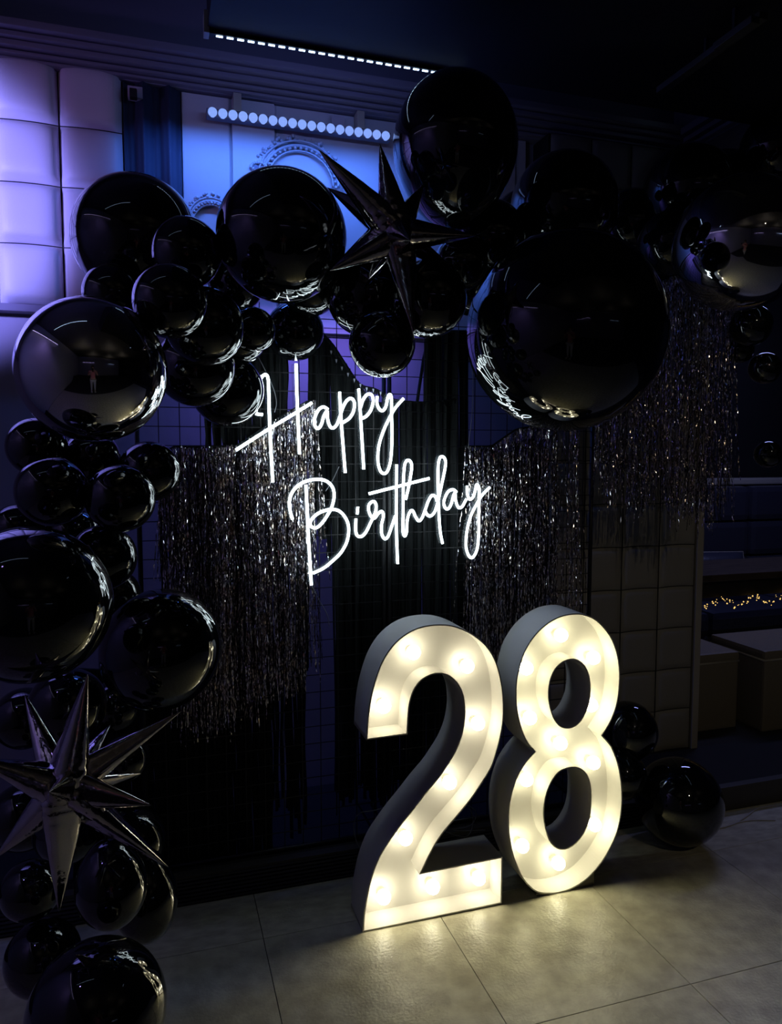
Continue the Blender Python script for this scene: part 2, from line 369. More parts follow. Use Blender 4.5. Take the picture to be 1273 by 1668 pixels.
# ------------------------------------------------------------------ booth on the right
def booth():
    t = thing('booth_sofa', (3.6, 4.5, .1), 'navy leather booth sofa with high back behind the table on the right', 'sofa')
    box_obj('base', (2.6, 4.0, .1), (5.2, 4.85, .30), M['leather'], t, .02)
    for k in range(3): box_obj('seat_cushion', (2.62+.86*k, 3.95, .30), (3.46+.86*k, 4.6, .47), M['leather'], t, .05)
    for k in range(3):
        for q in range(3): box_obj('back_cushion', (2.62+.86*k, 4.55, .47+.27*q), (3.46+.86*k, 4.82-.02*q, .735+.27*q), M['leather'], t, .045)
    box_obj('back_rail', (2.6, 4.62, 1.285), (5.2, 4.84, 1.33), M['piping'], t, .01)
    for q, (x, z, rz) in enumerate(((3.25, .62, .1), (3.85, .60, -.2))):
        b = thing('throw_pillow', (x, 4.35, z), ['plump navy cushion at the left end of the booth sofa', 'plump navy cushion leaning in the middle of the booth sofa'][q], 'cushion', None)
        n = 12; vs, fs = [], []
        for s in (1, -1):
            for j in range(n+1):
                for i in range(n+1):
                    u, v = i/n*2-1, j/n*2-1; e = ((1-u**4)*(1-v**4))**.5
                    vs.append((u*.23*(1-.08*(1-v*v)*0), s*.085*e, v*.21))
        for s in range(2):
            for j in range(n):
                for i in range(n):
                    a = s*(n+1)**2+j*(n+1)+i; f = (a, a+1, a+n+2, a+n+1); fs.append(f if s else f[::-1])
        o = pyd('pillow_body', vs, fs, M['leather'], b, True); b.rotation_euler = (-.25, 0, rz)
        tube('piping', [Vector((u*.23, 0, v*.21)) for u, v in ((-1, -1), (1, -1), (1, 1), (-1, 1), (-1, -1))], .004, M['piping'], b, 6)
booth()
t = thing('side_table', (3.3, 3.6, .1), 'dark wooden table with a string of gold lights under its edge', 'table')
box_obj('tabletop', (2.7, 3.35, .80), (4.3, 3.85, .84), M['wood'], t, .006)
box_obj('apron', (2.75, 3.40, .70), (4.25, 3.43, .80), M['dark'], t)
for x in (2.8, 4.16):
    for y in (3.42, 3.74): box_obj('leg', (x, y, .1), (x+.045, y+.045, .80), M['dark'], t, .004)
g = thing('fairy_light_string', (3.3, 3.38, .69), 'string of small gold fairy lights hanging under the table edge on the right', 'fairy lights')
pts = [Vector((2.75+k*.02, 3.385+.008*math.sin(k*2.1), .675+.02*math.sin(k*.55)+.01*math.sin(k*1.9)))-g.location for k in range(78)]
tube('wire', pts, .0012, M['cable'], g, 4)
bm = bmesh.new()
for k, p in enumerate(pts):
    for q in range(2): bmesh.ops.create_icosphere(bm, subdivisions=1, radius=random.uniform(.0018, .0045), matrix=Matrix.Translation(p+Vector((random.uniform(-.01, .01), -.005, random.uniform(-.015, .012)))))
o = bm_obj('lamp_bead', bm, M['gold'], g); o['kind'] = 'stuff'
def pouf(lo, hi, label):
    t = thing('pouf', ((lo[0]+hi[0])/2, (lo[1]+hi[1])/2, lo[2]), label, 'pouf')
    box_obj('body', lo, (hi[0], hi[1], hi[2]-.05), M['pouf'], t, .012)
    box_obj('seat_pad', (lo[0]-.004, lo[1]-.004, hi[2]-.048), (hi[0]+.004, hi[1]+.004, hi[2]), M['pouf'], t, .018)
    z = hi[2]-.049
    tube('piping', [Vector(q)-t.location for q in ((lo[0], lo[1], z), (hi[0], lo[1], z), (hi[0], hi[1], z), (lo[0], hi[1], z), (lo[0], lo[1], z))], .006, M['piping'], t, 6)
pouf((2.47, 3.02, .10), (2.83, 3.34, .50), 'taupe square pouf on the platform beside the metal corner strip')
pouf((2.90, 2.92, .10), (3.40, 3.30, .52), 'taupe square pouf at the right edge, right of the other pouf')

# ------------------------------------------------------------------ wire grid backdrop
GY = 2.52
def grid(x0, x1, z0, z1, label):
    t = thing('wire_grid_panel', ((x0+x1)/2, GY, z0), label, 'grid panel', None)
    L = t.location
    for nm, a, b in (('frame_bar', (x0, z0), (x0, z1)), ('frame_bar', (x1, z0), (x1, z1)), ('frame_bar', (x0, z0), (x1, z0)), ('frame_bar', (x0, z1), (x1, z1))):
        tube(nm, [Vector((a[0], GY, a[1]))-L, Vector((b[0], GY, b[1]))-L], .008, M['wire'], t, 8)
    bm = bmesh.new(); k = x0+.066
    while k < x1-.02: box(bm, (k-L.x-.0014, -.0014, 0), (k-L.x+.0014, .0014, z1-z0)); k += .066
    k = z0+.062
    while k < z1-.02: box(bm, (x0-L.x, -.004, k-L.z-.0014), (x1-L.x, -.0012, k-L.z+.0014)); k += .062
    o = bm_obj('wire_mesh', bm, M['wire'], t); o['kind'] = 'stuff'
    for x in (x0+.015, x1-.015):
        box_obj('foot', (x-.02, GY-.045, z0-.01), (x+.02, GY+.25, z0+.008), M['wire'], t, .003)
gx = at(963, 780, GY).x; gl = at(225, 780, GY).x
grid(gl, (gl+gx)/2-.01, .11, 2.10, 'black wire grid panel behind the left half of the neon sign')
grid((gl+gx)/2+.01, gx, .11, 2.10, 'black wire grid panel behind the right half of the neon sign')

# ------------------------------------------------------------------ fringe curtains
def interp(prof, x):
    for (xa, ya), (xb, yb) in zip(prof, prof[1:]):
        if xa <= x <= xb: return ya+(yb-ya)*(x-xa)/(xb-xa)
    return prof[0][1] if x < prof[0][0] else prof[-1][1]
def tinsel(Y, top, bot, n, label, ragged=25, dark=.45, seed=1, gaps=(), depth=.03):
    rnd = random.Random(seed); x0, x1 = top[0][0], top[-1][0]
    o0 = at((x0+x1)/2, interp(top, (x0+x1)/2), Y)
    t = thing('tinsel_curtain', o0, label, 'tinsel curtain')
    V = [[], []]; F = [[], []]
    for k in range(n):
        px = x0+(x1-x0)*(k+rnd.random())/n
        if any(a < px < b and rnd.random() < .93 for a, b in gaps): continue
        a = at(px, interp(top, px), Y); b = at(px, interp(bot, px)+rnd.gauss(0, ragged)-8, Y)
        q = 1 if rnd.random() < dark else 0; vs, fs = V[q], F[q]
        yy = rnd.uniform(-depth, 0); x = a.x; z = a.z+rnd.uniform(-.004, .006); ang = rnd.uniform(0, 6.28); wd = rnd.uniform(.0010, .0022)
        drift = rnd.gauss(0, .0011); first = True
        while z > b.z:
            dx, dy = math.cos(ang)*wd, math.sin(ang)*wd; i = len(vs)
            vs.append((x-dx-o0.x, Y+yy-dy-o0.y, z-o0.z)); vs.append((x+dx-o0.x, Y+yy+dy-o0.y, z-o0.z))
            if not first: fs.append((i-2, i-1, i+1, i))
            first = False; z -= rnd.uniform(.004, .012); ang += rnd.gauss(0, .75); x += drift*.25+rnd.gauss(0, .0007); yy += rnd.gauss(0, .0012)
    for q, nm in ((0, 'strands'), (1, 'strands')):
        o = pyd(nm, V[q], F[q], M['tinsel' if q == 0 else 'tinsel_dark'], t); o['kind'] = 'stuff'
        o['label'] = 'silvery foil strands' if q == 0 else 'darker foil strands'
    pts = [at(x0+(x1-x0)*k/20, interp(top, x0+(x1-x0)*k/20), Y-depth/2)+Vector((0, 0, .002))-o0 for k in range(21)]
    tube('header_band', pts, .004, M['crepe'], t, 6)
tinsel(2.505, [(258, 742), (285, 728), (340, 730), (390, 726), (440, 690), (500, 655), (512, 655)],
       [(258, 940), (275, 985), (300, 1195), (330, 1200), (345, 1180), (400, 1160), (430, 1140), (470, 1125), (492, 1110), (500, 1060), (512, 860)], 500,
       'silver tinsel curtain left of and behind the neon sign', 14, .32, 3)
tinsel(2.505, [(757, 728), (800, 728), (840, 700), (900, 690), (938, 690)],
       [(757, 1090), (850, 1090), (900, 1070), (938, 1010)], 290, 'silver tinsel curtain above the number eight, under the biggest balloon', 12, .32, 5, gaps=((906, 926),))
tinsel(2.44, [(968, 600), (1040, 480), (1090, 450), (1150, 440), (1192, 440)],
       [(968, 790), (1000, 815), (1020, 800), (1040, 845), (1060, 820), (1090, 815), (1120, 850), (1150, 848), (1175, 845), (1192, 800)], 420,
       'ragged silver tinsel curtain hanging on the right below the chrome balloon', 16, .35, 9)
# a few long loose strands
for q, (xs, y0, y1) in enumerate((((1049, 1052), 800, 905), ((1066,), 800, 885), ((1125,), 830, 880), ((1160, 1163), 820, 880), ((1206, 1212, 1223), 600, 745), ((1237,), 600, 700))):
    rnd = random.Random(q); o0 = at(xs[0], y0, 2.43); vs, fs = [], []
    for px in xs:
        a = at(px, y0, 2.43); b = at(px+rnd.uniform(-6, 6), y1, 2.43); n = 26; i0 = len(vs)
        for k in range(n+1):
            p = a.lerp(b, k/n)+Vector((.004*math.sin(k*.9), 0, 0)); an = rnd.uniform(0, 3.1); wd = .0016
            vs += [p-o0-Vector((math.cos(an)*wd, math.sin(an)*wd, 0)), p-o0+Vector((math.cos(an)*wd, math.sin(an)*wd, 0))]
            if k: fs.append((i0+2*k-2, i0+2*k-1, i0+2*k+1, i0+2*k))
    o = pyd('tinsel_strand', vs, fs, M['tinsel'])
    tag(o, ['loose silver strand hanging lowest under the middle of the right tinsel curtain', 'shorter loose silver strand just right of the lowest hanging one', 'loose silver strand tip right of the middle of the right tinsel curtain', 'loose silver strand in front of the metal corner strip',
            'thin loose silver strands dangling right of the right tinsel curtain', 'single silver strand dangling at the right edge of the picture'][q], 'tinsel', None, 'stuff')

def fringe(Y, top, bot, n, label, ragged=14, seed=1, wd=.014):
    rnd = random.Random(seed); x0, x1 = top[0][0], top[-1][0]; o0 = at((x0+x1)/2, interp(top, (x0+x1)/2), Y)
    t = thing('crepe_fringe_curtain', o0, label, 'fringe curtain'); vs, fs = [], []
    for k in range(n):
        px = x0+(x1-x0)*(k+.5+.4*rnd.uniform(-1, 1))/n; a = at(px, interp(top, px), Y); b = at(px, interp(bot, px)+rnd.gauss(0, ragged), Y)
        yy = rnd.uniform(-.012, .012); an = rnd.uniform(-.8, .8); m_ = 10; i0 = len(vs)
        for j in range(m_+1):
            z = a.z+(b.z-a.z)*j/m_; w2 = wd*.5*(1-.1*j/m_); an += rnd.gauss(0, .12); xx = a.x+.003*math.sin(j+k)
            vs += [(xx-w2*math.cos(an)-o0.x, Y+yy-w2*math.sin(an)-o0.y, z-o0.z), (xx+w2*math.cos(an)-o0.x, Y+yy+w2*math.sin(an)-o0.y, z-o0.z)]
            if j: fs.append((i0+2*j-2, i0+2*j-1, i0+2*j+1, i0+2*j))
    o = pyd('paper_strips', vs, fs, M['crepe'], t); o['kind'] = 'stuff'
    pts = [at(x0+(x1-x0)*k/12, interp(top, x0+(x1-x0)*k/12), Y)-o0 for k in range(13)]
    tube('header_band', pts, .006, M['crepe'], t, 6)
fringe(2.555, [(502, 520), (540, 560), (580, 622), (600, 650)], [(502, 940), (512, 850), (530, 885), (560, 970), (600, 1290)], 44, 'black crepe fringe behind the neon letters H and a', 12, 11)
fringe(2.565, [(540, 645), (600, 655), (640, 660)], [(540, 1300), (580, 1290), (600, 1300), (640, 1270)], 40, 'black crepe fringe hanging behind the middle of the neon sign down to the number two', 16, 12)
fringe(2.555, [(636, 655), (686, 655), (692, 540), (765, 540)], [(636, 1290), (700, 1300), (765, 1280)], 50, 'black crepe fringe behind the lower word of the neon sign', 16, 13)
fringe(2.545, [(110, 1090), (340, 1100), (440, 1120)], [(110, 1440), (340, 1420), (440, 1400)], 110, 'black crepe fringe low on the left below the tinsel curtain', 8, 14)
fringe(2.55, [(330, 580), (400, 560), (468, 560)], [(330, 740), (400, 730), (468, 740)], 44, 'short black crepe fringe above the left tinsel curtain under the small balloons', 10, 15)
fringe(2.575, [(258, 745), (390, 738), (440, 705), (502, 680)], [(258, 1000), (300, 1180), (400, 1170), (470, 1130), (502, 1080)], 66, 'added black crepe backing behind the left tinsel curtain, hiding the lit wall', 10, 17)  # dark backing added to keep the blue wall from shining through the tinsel
fringe(2.575, [(757, 740), (840, 720), (904, 710)], [(757, 1100), (850, 1100), (904, 1080)], 38, 'added black crepe backing behind the tinsel curtain above the numeral eight, hiding the lit wall', 10, 18)  # same added dark backing, blocking the lit wall behind this curtain
fringe(2.56, [(436, 1040), (470, 1040), (498, 1040)], [(436, 1300), (470, 1320), (505, 1330)], 14, 'sparse black crepe strips below the right part of the left tinsel curtain', 16, 16)
# little tassel garland
t = thing('tassel_garland', at(535, 572, 2.49), 'thin black garland with small silvery tassels slanting above the neon letters', 'garland')
pts = catmull([at(x, y, 2.49) for x, y in ((533, 565), (550, 592), (570, 612), (590, 628), (612, 634), (640, 650), (690, 655), (740, 650))], 6)
tube('cord', [p-t.location for p in pts], .003, M['crepe'], t, 6)
bm = bmesh.new()
for k, p in enumerate(pts):
    q = p-t.location+Vector((0, -.004, 0)); h = random.uniform(.018, .034)
    a = [bm.verts.new(q+Vector(v)) for v in ((-.007, 0, 0), (.008, 0, 0), (.002+.004*math.sin(k), -.004, -h))]; bm.faces.new(a)
o = bm_obj('tassel_fringe', bm, M['crepe'], t); o['kind'] = 'stuff'
for k in range(1, len(pts)-12, 3):
    p = pts[k]-t.location+Vector((.004, -.01, -.004))
    pyd('tassel', [p+Vector(v) for v in ((-.003, 0, 0), (.004, 0, 0), (.0035, -.001, -.006), (.001, 0, -.014), (-.002, -.001, -.006))], [(0, 1, 2, 3, 4)], M['tassel'], t)

# ------------------------------------------------------------------ neon sign
NY = 2.42
def zz(pts, ox, oy, s): return [(ox+x/s, oy+y/s) for x, y in pts]
E_ = lambda p: zz(p, 370, 570, 4.2433)
F_ = lambda p: zz(p, 455, 730, 6.7)
G_ = lambda p: zz(p, 590, 730, 5.786)
strokes_happy = [
 E_([(245,448),(200,440),(175,415),(168,370),(190,300),(220,220),(245,180),(268,172),(282,200),(287,300),(291,450),(302,700),(315,915)]),
 E_([(476,95),(479,250),(487,450),(499,720)]),
 E_([(60,692),(290,545),(440,455),(585,365)]),
 E_([(697,412),(664,394),(630,415),(604,470),(604,520),(626,543),(650,515),(668,455),(690,425),(694,480),(708,525),(730,540),(757,515),(778,460),(800,395),(828,348),(856,335),(877,362),(873,420),(845,470),(798,503)]),
 E_([(776,290),(786,480),(815,850)]),
 E_([(908,268),(922,480),(943,825)]),
 E_([(920,400),(938,345),(968,307),(998,312),(1008,355),(992,415),(960,458),(928,474)]),
 E_([(1035,320),(1034,370),(1050,408),(1074,420),(1096,390),(1107,335),(1122,308),(1134,335),(1135,450),(1138,600),(1130,750),(1110,830),(1085,855),(1057,835),(1041,770),(1046,670),(1075,570),(1115,480),(1160,402),(1218,335)]),
]
strokes_birthday = [
 F_([(143,778),(118,690),(108,600),(130,500),(200,410),(310,355),(430,340),(520,365),(580,430),(596,520),(575,630),(530,720),(470,810),(410,865),(360,865),(335,830),(350,780),(410,720),(500,680),(590,668),(670,700),(735,790),(755,890),(735,1020),(670,1140),(580,1230),(480,1310),(365,1365)]),
 F_([(290,400),(302,700),(320,1050),(348,1495)]),
 F_([(855,640),(847,722)]),
 F_([(834,770),(832,900),(850,955),(890,965),(940,920),(1000,800),(1045,700),(1055,630),(1035,585),(1000,590),(972,630),(975,690),(1000,745),(1035,765),(1080,710),(1118,692),(1133,740),(1112,850),(1117,940),(1148,990),(1185,960),(1225,850),(1262,740)]),
 G_([(322,155),(320,500),(321,800),(332,1090)]),
 G_([(62,430),(630,285)]),
 G_([(407,485),(432,380),(460,220),(462,150),(440,115),(412,125),(395,180),(385,350),(384,600),(382,780),(398,828),(416,790),(422,680),(445,605),(473,590),(500,645),(530,685),(560,660),(590,585),(620,500),(655,446),(690,460),(700,500)]),
 G_([(590,590),(608,625),(640,640),(680,600),(712,500),(745,350),(780,180),(780,110),(755,80),(728,95),(713,180),(713,400),(722,650),(735,800),(755,900)]),
 G_([(888,415),(850,390),(802,418),(768,500),(777,560),(805,572),(835,530),(858,445),(872,430),(880,500),(905,560),(940,550),(965,505),(980,480)]),
 G_([(985,355),(988,430),(1010,482),(1042,460),(1062,400),(1072,350),(1088,350),(1100,400),(1096,600),(1095,800),(1080,950),(1038,1030),(1000,1010),(975,920),(985,780),(1020,640),(1080,520),(1130,440),(1200,368)]),
]
sg = thing('neon_sign', at(590, 770, NY), 'white neon sign in script reading Happy Birthday hung on the wire grid', 'neon sign')
for n_, st_ in enumerate(strokes_happy+strokes_birthday):
    k = 10 if len(st_) > 4 else 6
    pts = [at(x, y, NY) for x, y in st_]; pts = catmull(pts, k) if len(pts) > 2 else [pts[0].lerp(pts[1], q/6) for q in range(7)]
    loc = [p-sg.location for p in pts]
    tube('neon_tube', loc, .0048, M['neon'], sg, 8)
    # clear acrylic strip carrying the tube
    vs, fs = [], []
    for i, p in enumerate(loc):
        t_ = (loc[min(i+1, len(loc)-1)]-loc[max(i-1, 0)]).normalized(); nn = Vector((-t_.z, 0, t_.x))*.013
        for s_, y_ in ((1, .011), (-1, .011), (-1, .015), (1, .015)): vs.append(p+nn*s_+Vector((0, y_, 0)))
        if i:
            for c in range(4): fs.append((4*i-4+c, 4*i-4+(c+1) % 4, 4*i+(c+1) % 4, 4*i+c))
    fs += [(0, 1, 2, 3), tuple(range(len(vs)-1, len(vs)-5, -1))]
    pyd('acrylic_backing', vs, fs, M['neon_jacket'], sg)
wires = [[(447, 672), (450, 655), (444, 630), (425, 590), (415, 575)], [(508, 955), (518, 975), (532, 1000), (536, 1020)], [(552, 760), (540, 785), (530, 800)], [(770, 545), (768, 570), (770, 620), (768, 680), (762, 730)]]
for n_, wv in enumerate(wires):
    pts = catmull([at(x, y, NY+.03) for x, y in wv], 6); tube('power_cable', [p-sg.location for p in pts], .0013, M['cable'], sg, 6)

# ------------------------------------------------------------------ marquee numbers
DY, DD, TRAY = 2.147, .15, .085
A_ = lambda p: zz(p, 570, 980, 4.896)
B_ = lambda p: zz(p, 570, 1250, 4.896)
C_ = lambda p: zz(p, 790, 980, 5.304)
D_ = lambda p: zz(p, 790, 1220, 5.304)
two = A_([(127,1105),(138,930),(163,760),(205,600),(262,460),(345,340),(450,252),(560,202),(690,181),(800,187),(910,222),(1010,280),(1100,365),(1165,480),(1208,640),(1225,800),(1222,950),(1200,1080),(1170,1200)]) + \
 B_([(1128,0),(1062,110),(982,230),(900,335),(820,430),(745,520),(690,600),(635,700),(568,840),(1215,712),(1208,1085),(100,1315),(106,1200),(125,1060),(165,880),(230,710),(310,580),(400,455),(500,330),(600,200),(700,80)]) + \
 A_([(755,1322),(830,1200),(882,1070),(906,940),(908,850),(895,750),(858,665),(800,605),(750,583),(700,578),(640,590),(570,630),(520,692),(488,770),(470,870),(458,1060)])
two_c = [0, 27, 28, 29, 30, len(two)-1]
eight = C_([(425,1295),(370,1235),(320,1140),(284,1020),(262,880),(262,720),(284,590),(322,460),(380,350),(450,260),(540,182),(640,128),(750,103),(850,108),(950,150),(1035,230),(1100,330),(1145,460),(1163,600),(1160,740),(1140,880),(1100,1000),(1060,1080),(1012,1155),(1080,1232)]) + \
 D_([(1102,0),(1134,80),(1163,190),(1180,320),(1184,450),(1171,590),(1140,720),(1090,840),(1022,960),(940,1065),(860,1140),(760,1202),(650,1241),(550,1253),(450,1240),(380,1192),(318,1115),(268,1010),(230,900),(206,780),(195,650),(201,500),(226,370),(270,240),(320,150),(370,82)])
eight_c = [0, 23]
hole1 = C_([(750,503),(812,522),(862,575),(890,650),(900,740),(893,850),(870,930),(830,1010),(780,1065),(712,1087),(650,1070),(600,1010),(570,930),(553,840),(555,740),(575,650),(612,580),(672,525)])
hole2 = D_([(760,163),(822,178),(870,225),(898,300),(908,400),(900,560),(870,670),(820,760),(752,830),(680,860),(612,845),(560,785),(530,700),(512,600),(512,500),(532,390),(572,290),(630,210),(692,175)])
def area2(p): return sum(p[i].x*p[(i+1) % len(p)].z-p[(i+1) % len(p)].x*p[i].z for i in range(len(p)))
def offs(p, d):
    """move a closed loop to its left by d"""
    out = []; n = len(p)
    for i in range(n):
        a, b, c = p[i-1], p[i], p[(i+1) % n]; t1 = (b-a).normalized(); t2 = (c-b).normalized()
        n1 = Vector((-t1.z, 0, t1.x)); n2 = Vector((-t2.z, 0, t2.x)); m_ = n1+n2
        if m_.length < 1e-6: m_ = n1
        m_.normalize(); k = max(.35, m_.dot(n1)); out.append(b+m_*(d/k))
    return out
def marquee(name, outer, oc, holes, bulbs, bmat, label, feet=None):
    P = [at(x, y, DY) for x, y in outer]; org = Vector((sum(p.x for p in P)/len(P), DY+DD/2, 0))
    t = thing(name, org, label, 'marquee light')
    loops = []
    L = catmull(P, 5, True, oc)
    if area2(L) < 0: L.reverse()
    loops.append(L)
    for h in holes:
        H_ = catmull([at(x, y, DY) for x, y in h], 5, True)
        if area2(H_) > 0: H_.reverse()
        loops.append(H_)
    loops = [[p-Vector((0, DY, 0)) - Vector((org.x, 0, 0)) for p in l] for l in loops]   # x,z with y=0 at front
    th = .0045; inner = [offs(l, th) for l in loops]; y0 = DY-org.y
    vs, fs = [], []
    def ring(l, y): i = len(vs); vs.extend([Vector((p.x, y, p.z)) for p in l]); return i
    for l in loops:                     # outer skin
        a, b, n = ring(l, y0), ring(l, y0+DD), len(l)
        for i in range(n): j = (i+1) % n; fs.append((a+i, b+i, b+j, a+j))
    tri = tessellate_polygon([[Vector((p.x, p.z, 0)) for p in l] for l in loops]); base = len(vs)
    for l in loops: ring(l, y0+DD)
    fs += [tuple(base+k for k in f) for f in tri]
    pyd('outer_shell', vs, fs, M['digit'], t, False).modifiers.new('w', 'WEIGHTED_NORMAL')
    vs, fs = [], []
    for l in inner:                     # tray walls
        a, b, n = ring(l, y0), ring(l, y0+TRAY), len(l)
        for i in range(n): j = (i+1) % n; fs.append((a+i, a+j, b+j, b+i))
    pyd('tray_wall', vs, fs, M['digit'], t)
    vs, fs = [], []
    for l, q in zip(loops, inner):      # rim
        a, b, n = ring(l, y0), ring(q, y0), len(l)
        for i in range(n): j = (i+1) % n; fs.append((a+i, a+j, b+j, b+i))
    pyd('rim', vs, fs, M['digit'], t)
    vs = []; tri = tessellate_polygon([[Vector((p.x, p.z, 0)) for p in l] for l in inner])
    for l in inner: ring(l, y0+TRAY)
    pyd('face_panel', vs, [tuple(f) for f in tri], M['digit'], t)
    gv, gf = lathe([(.0001, -.0235), (.010, -.0213), (.018, -.015), (.0225, -.006), (.0235, 0), (.0222, .008), (.018, .016), (.012, .022), (.010, .026)], 24)
    sv, sf = lathe([(.0135, .018), (.0135, .042), (.0175, .043), (.0175, .046)], 20)
    m1 = m2 = None
    for x, y in bulbs:
        c = at(x, y, DY+.045)-org
        if m1 is None:
            o = pyd('bulb', [(a, c_, -b) for a, b, c_ in gv], gf, bmat, t, True); m1 = o.data
            s = pyd('bulb_socket', [(a, c_, -b) for a, b, c_ in sv], sf, M['socket'], o, True); m2 = s.data
        else:
            o = link('bulb', m1, None, t); s = link('bulb_socket', m2, None, o)
        o.location = c
    return t, org
marquee('marquee_number_two', two, two_c, [], A_([(505,405),(933,515),(268,833),(1018,972)])+B_([(793,120),(441,565),(268,1035),(658,955),(1025,885)]), M['bulb2'],
        'large white light-up numeral two with round bulbs, left of the pair on the floor')
t8, o8 = marquee('marquee_number_eight', eight, eight_c, [hole1, hole2], C_([(655,290),(935,485),(355,575),(385,1005),(915,895),(650,1225)])+D_([(935,120),(355,265),(320,838),(632,988),(945,655)]), M['bulb8'],
        'large white light-up numeral eight with two oval holes and yellowish bulbs on the floor')
bx0, bx1 = at(870, 1465, DY+.02).x, at(963, 1436, DY+.02).x
ov = [at(x, y, DY) for x, y in eight]; ol = catmull(ov, 5, True, eight_c); fb = []
for k in range(25):
    x = bx0+(bx1-bx0)*k/24; zs = [q.z for q in ol if abs(q.x-x) < .008 and q.z < .3]
    fb.append((x-o8.x, max(.001, min(.05, min(zs)-.0015 if zs else .05))))
n = len(fb); y0, y1 = DY+.006-o8.y, DY+DD-.006-o8.y
vs = [(x, y, z) for y in (y0, y1) for x, z in fb]+[(x, y, 0) for y in (y0, y1) for x, z in fb]; fs = []
for k in range(n-1):
    fs += [(k, k+1, n+k+1, n+k), (2*n+k, 2*n+k+1, k+1, k), (3*n+k+1, 3*n+k, n+k, n+k+1), (2*n+k+1, 2*n+k, 3*n+k, 3*n+k+1)]
fs += [(0, n, 3*n, 2*n), (n-1, 3*n-1, 4*n-1, 2*n-1)]
pyd('foot_block', vs, fs, M['edge'], t8)

# ------------------------------------------------------------------ cables on the floor
def cable(pts, Y, label, r=.002, m='cable', n=8):
    p = catmull([at(x, y, Y+dy) for x, y, dy in pts], n); o0 = p[0].copy(); t = tube('power_cable', [q-o0 for q in p], r, M[m]); t.location = o0
    return tag(t, label, 'cable')
cable([(600, 1400, 0), (582, 1375, 0), (576, 1345, .02), (585, 1325, 0), (610, 1320, .02), (640, 1312, 0), (670, 1318, .03)], 2.42, 'thin white cable looping out behind the left side of the number 2', .0018)
cable([(700, 1345, 0), (735, 1320, .02), (760, 1312, 0), (775, 1325, .03), (765, 1345, .0), (730, 1350, .02), (722, 1338, 0), (740, 1352, .03), (790, 1352, 0)], 2.40, 'tangled white cable behind the foot of the number 2', .0018)
cable([(690, 1330, 0), (720, 1352, .02), (760, 1362, 0), (770, 1330, .03), (752, 1300, 0), (740, 1292, 0)], 2.415, 'second white cable crossing the tangle behind the foot of the number 2', .0016)
def floor_at(x, y, z=.003):
    d = Fw+Rt*((x-CX)/FPX)+Up*((CY-y)/FPX); return EYEP+d*((z-EYE)/d.z)
for q, pp in enumerate(([(1172, 1349), (1195, 1342), (1215, 1330), (1232, 1318), (1262, 1312)], [(1178, 1348), (1200, 1340), (1225, 1336), (1262, 1336)])):
    pts = catmull([floor_at(x, y) for x, y in pp], 8); o0 = pts[0].copy(); o = tube('power_cable', [p-o0 for p in pts], .0025, M['cable_dim']); o.location = o0
    tag(o, ['pale cable on the floor at the right edge, the upper of two', 'pale cable on the floor at the right edge, the lower of two'][q], 'cable')

# ------------------------------------------------------------------ balloons
def unit_balloon():
    prof = []
    for k in range(0, 33):
        a = math.pi*k/32; z = math.cos(a); r = math.sin(a)
        if z < -.3: z = z-.16*((-.3-z)/.7)**2.2
        prof.append((max(r, .0001)*(1.0), z))
    prof[-1] = (.035, -1.15)
    vs, fs = lathe(prof, 56)
    me = bpy.data.meshes.new('balloon'); me.from_pydata(vs, [], fs); me.update(); me.polygons.foreach_set('use_smooth', [True]*len(me.polygons))
    kv, kf = lathe([(.03, -1.13), (.045, -1.16), (.035, -1.19), (.04, -1.21), (.075, -1.25), (.07, -1.255), (.02, -1.20)], 16)
    mk = bpy.data.meshes.new('knot'); mk.from_pydata(kv, [], kf); mk.update(); mk.polygons.foreach_set('use_smooth', [True]*len(mk.polygons))
    return me, mk
UB, UK = unit_balloon(); UBc, UKc = UB.copy(), UK.copy()
UB.materials.append(M['latex']); UK.materials.append(M['latex']); UBc.materials.append(M['chrome']); UKc.materials.append(M['chrome'])
def balloon(px, py, r, Y, label, chrome=False, tail=None, el=1.0, group=None, grp='black balloons of the garland'):
    p = at(px, py, Y); z = (p-EYEP).dot(Fw); R = r/FPX*z*.985
    o = link('chrome_balloon' if chrome else 'balloon', UBc if chrome else UB, None); o.location = p
    d = Vector(tail).normalized() if tail else (p-EYEP).normalized()+Vector((random.uniform(-.25, .25), 0, random.uniform(-.25, .25)))
    o.rotation_euler = (-d).to_track_quat('Z', 'Y').to_euler(); o.scale = (R, R, R*el)
    k = link('knot', UKc if chrome else UK, None, o)
    tag(o, label, 'balloon', grp)
    return o
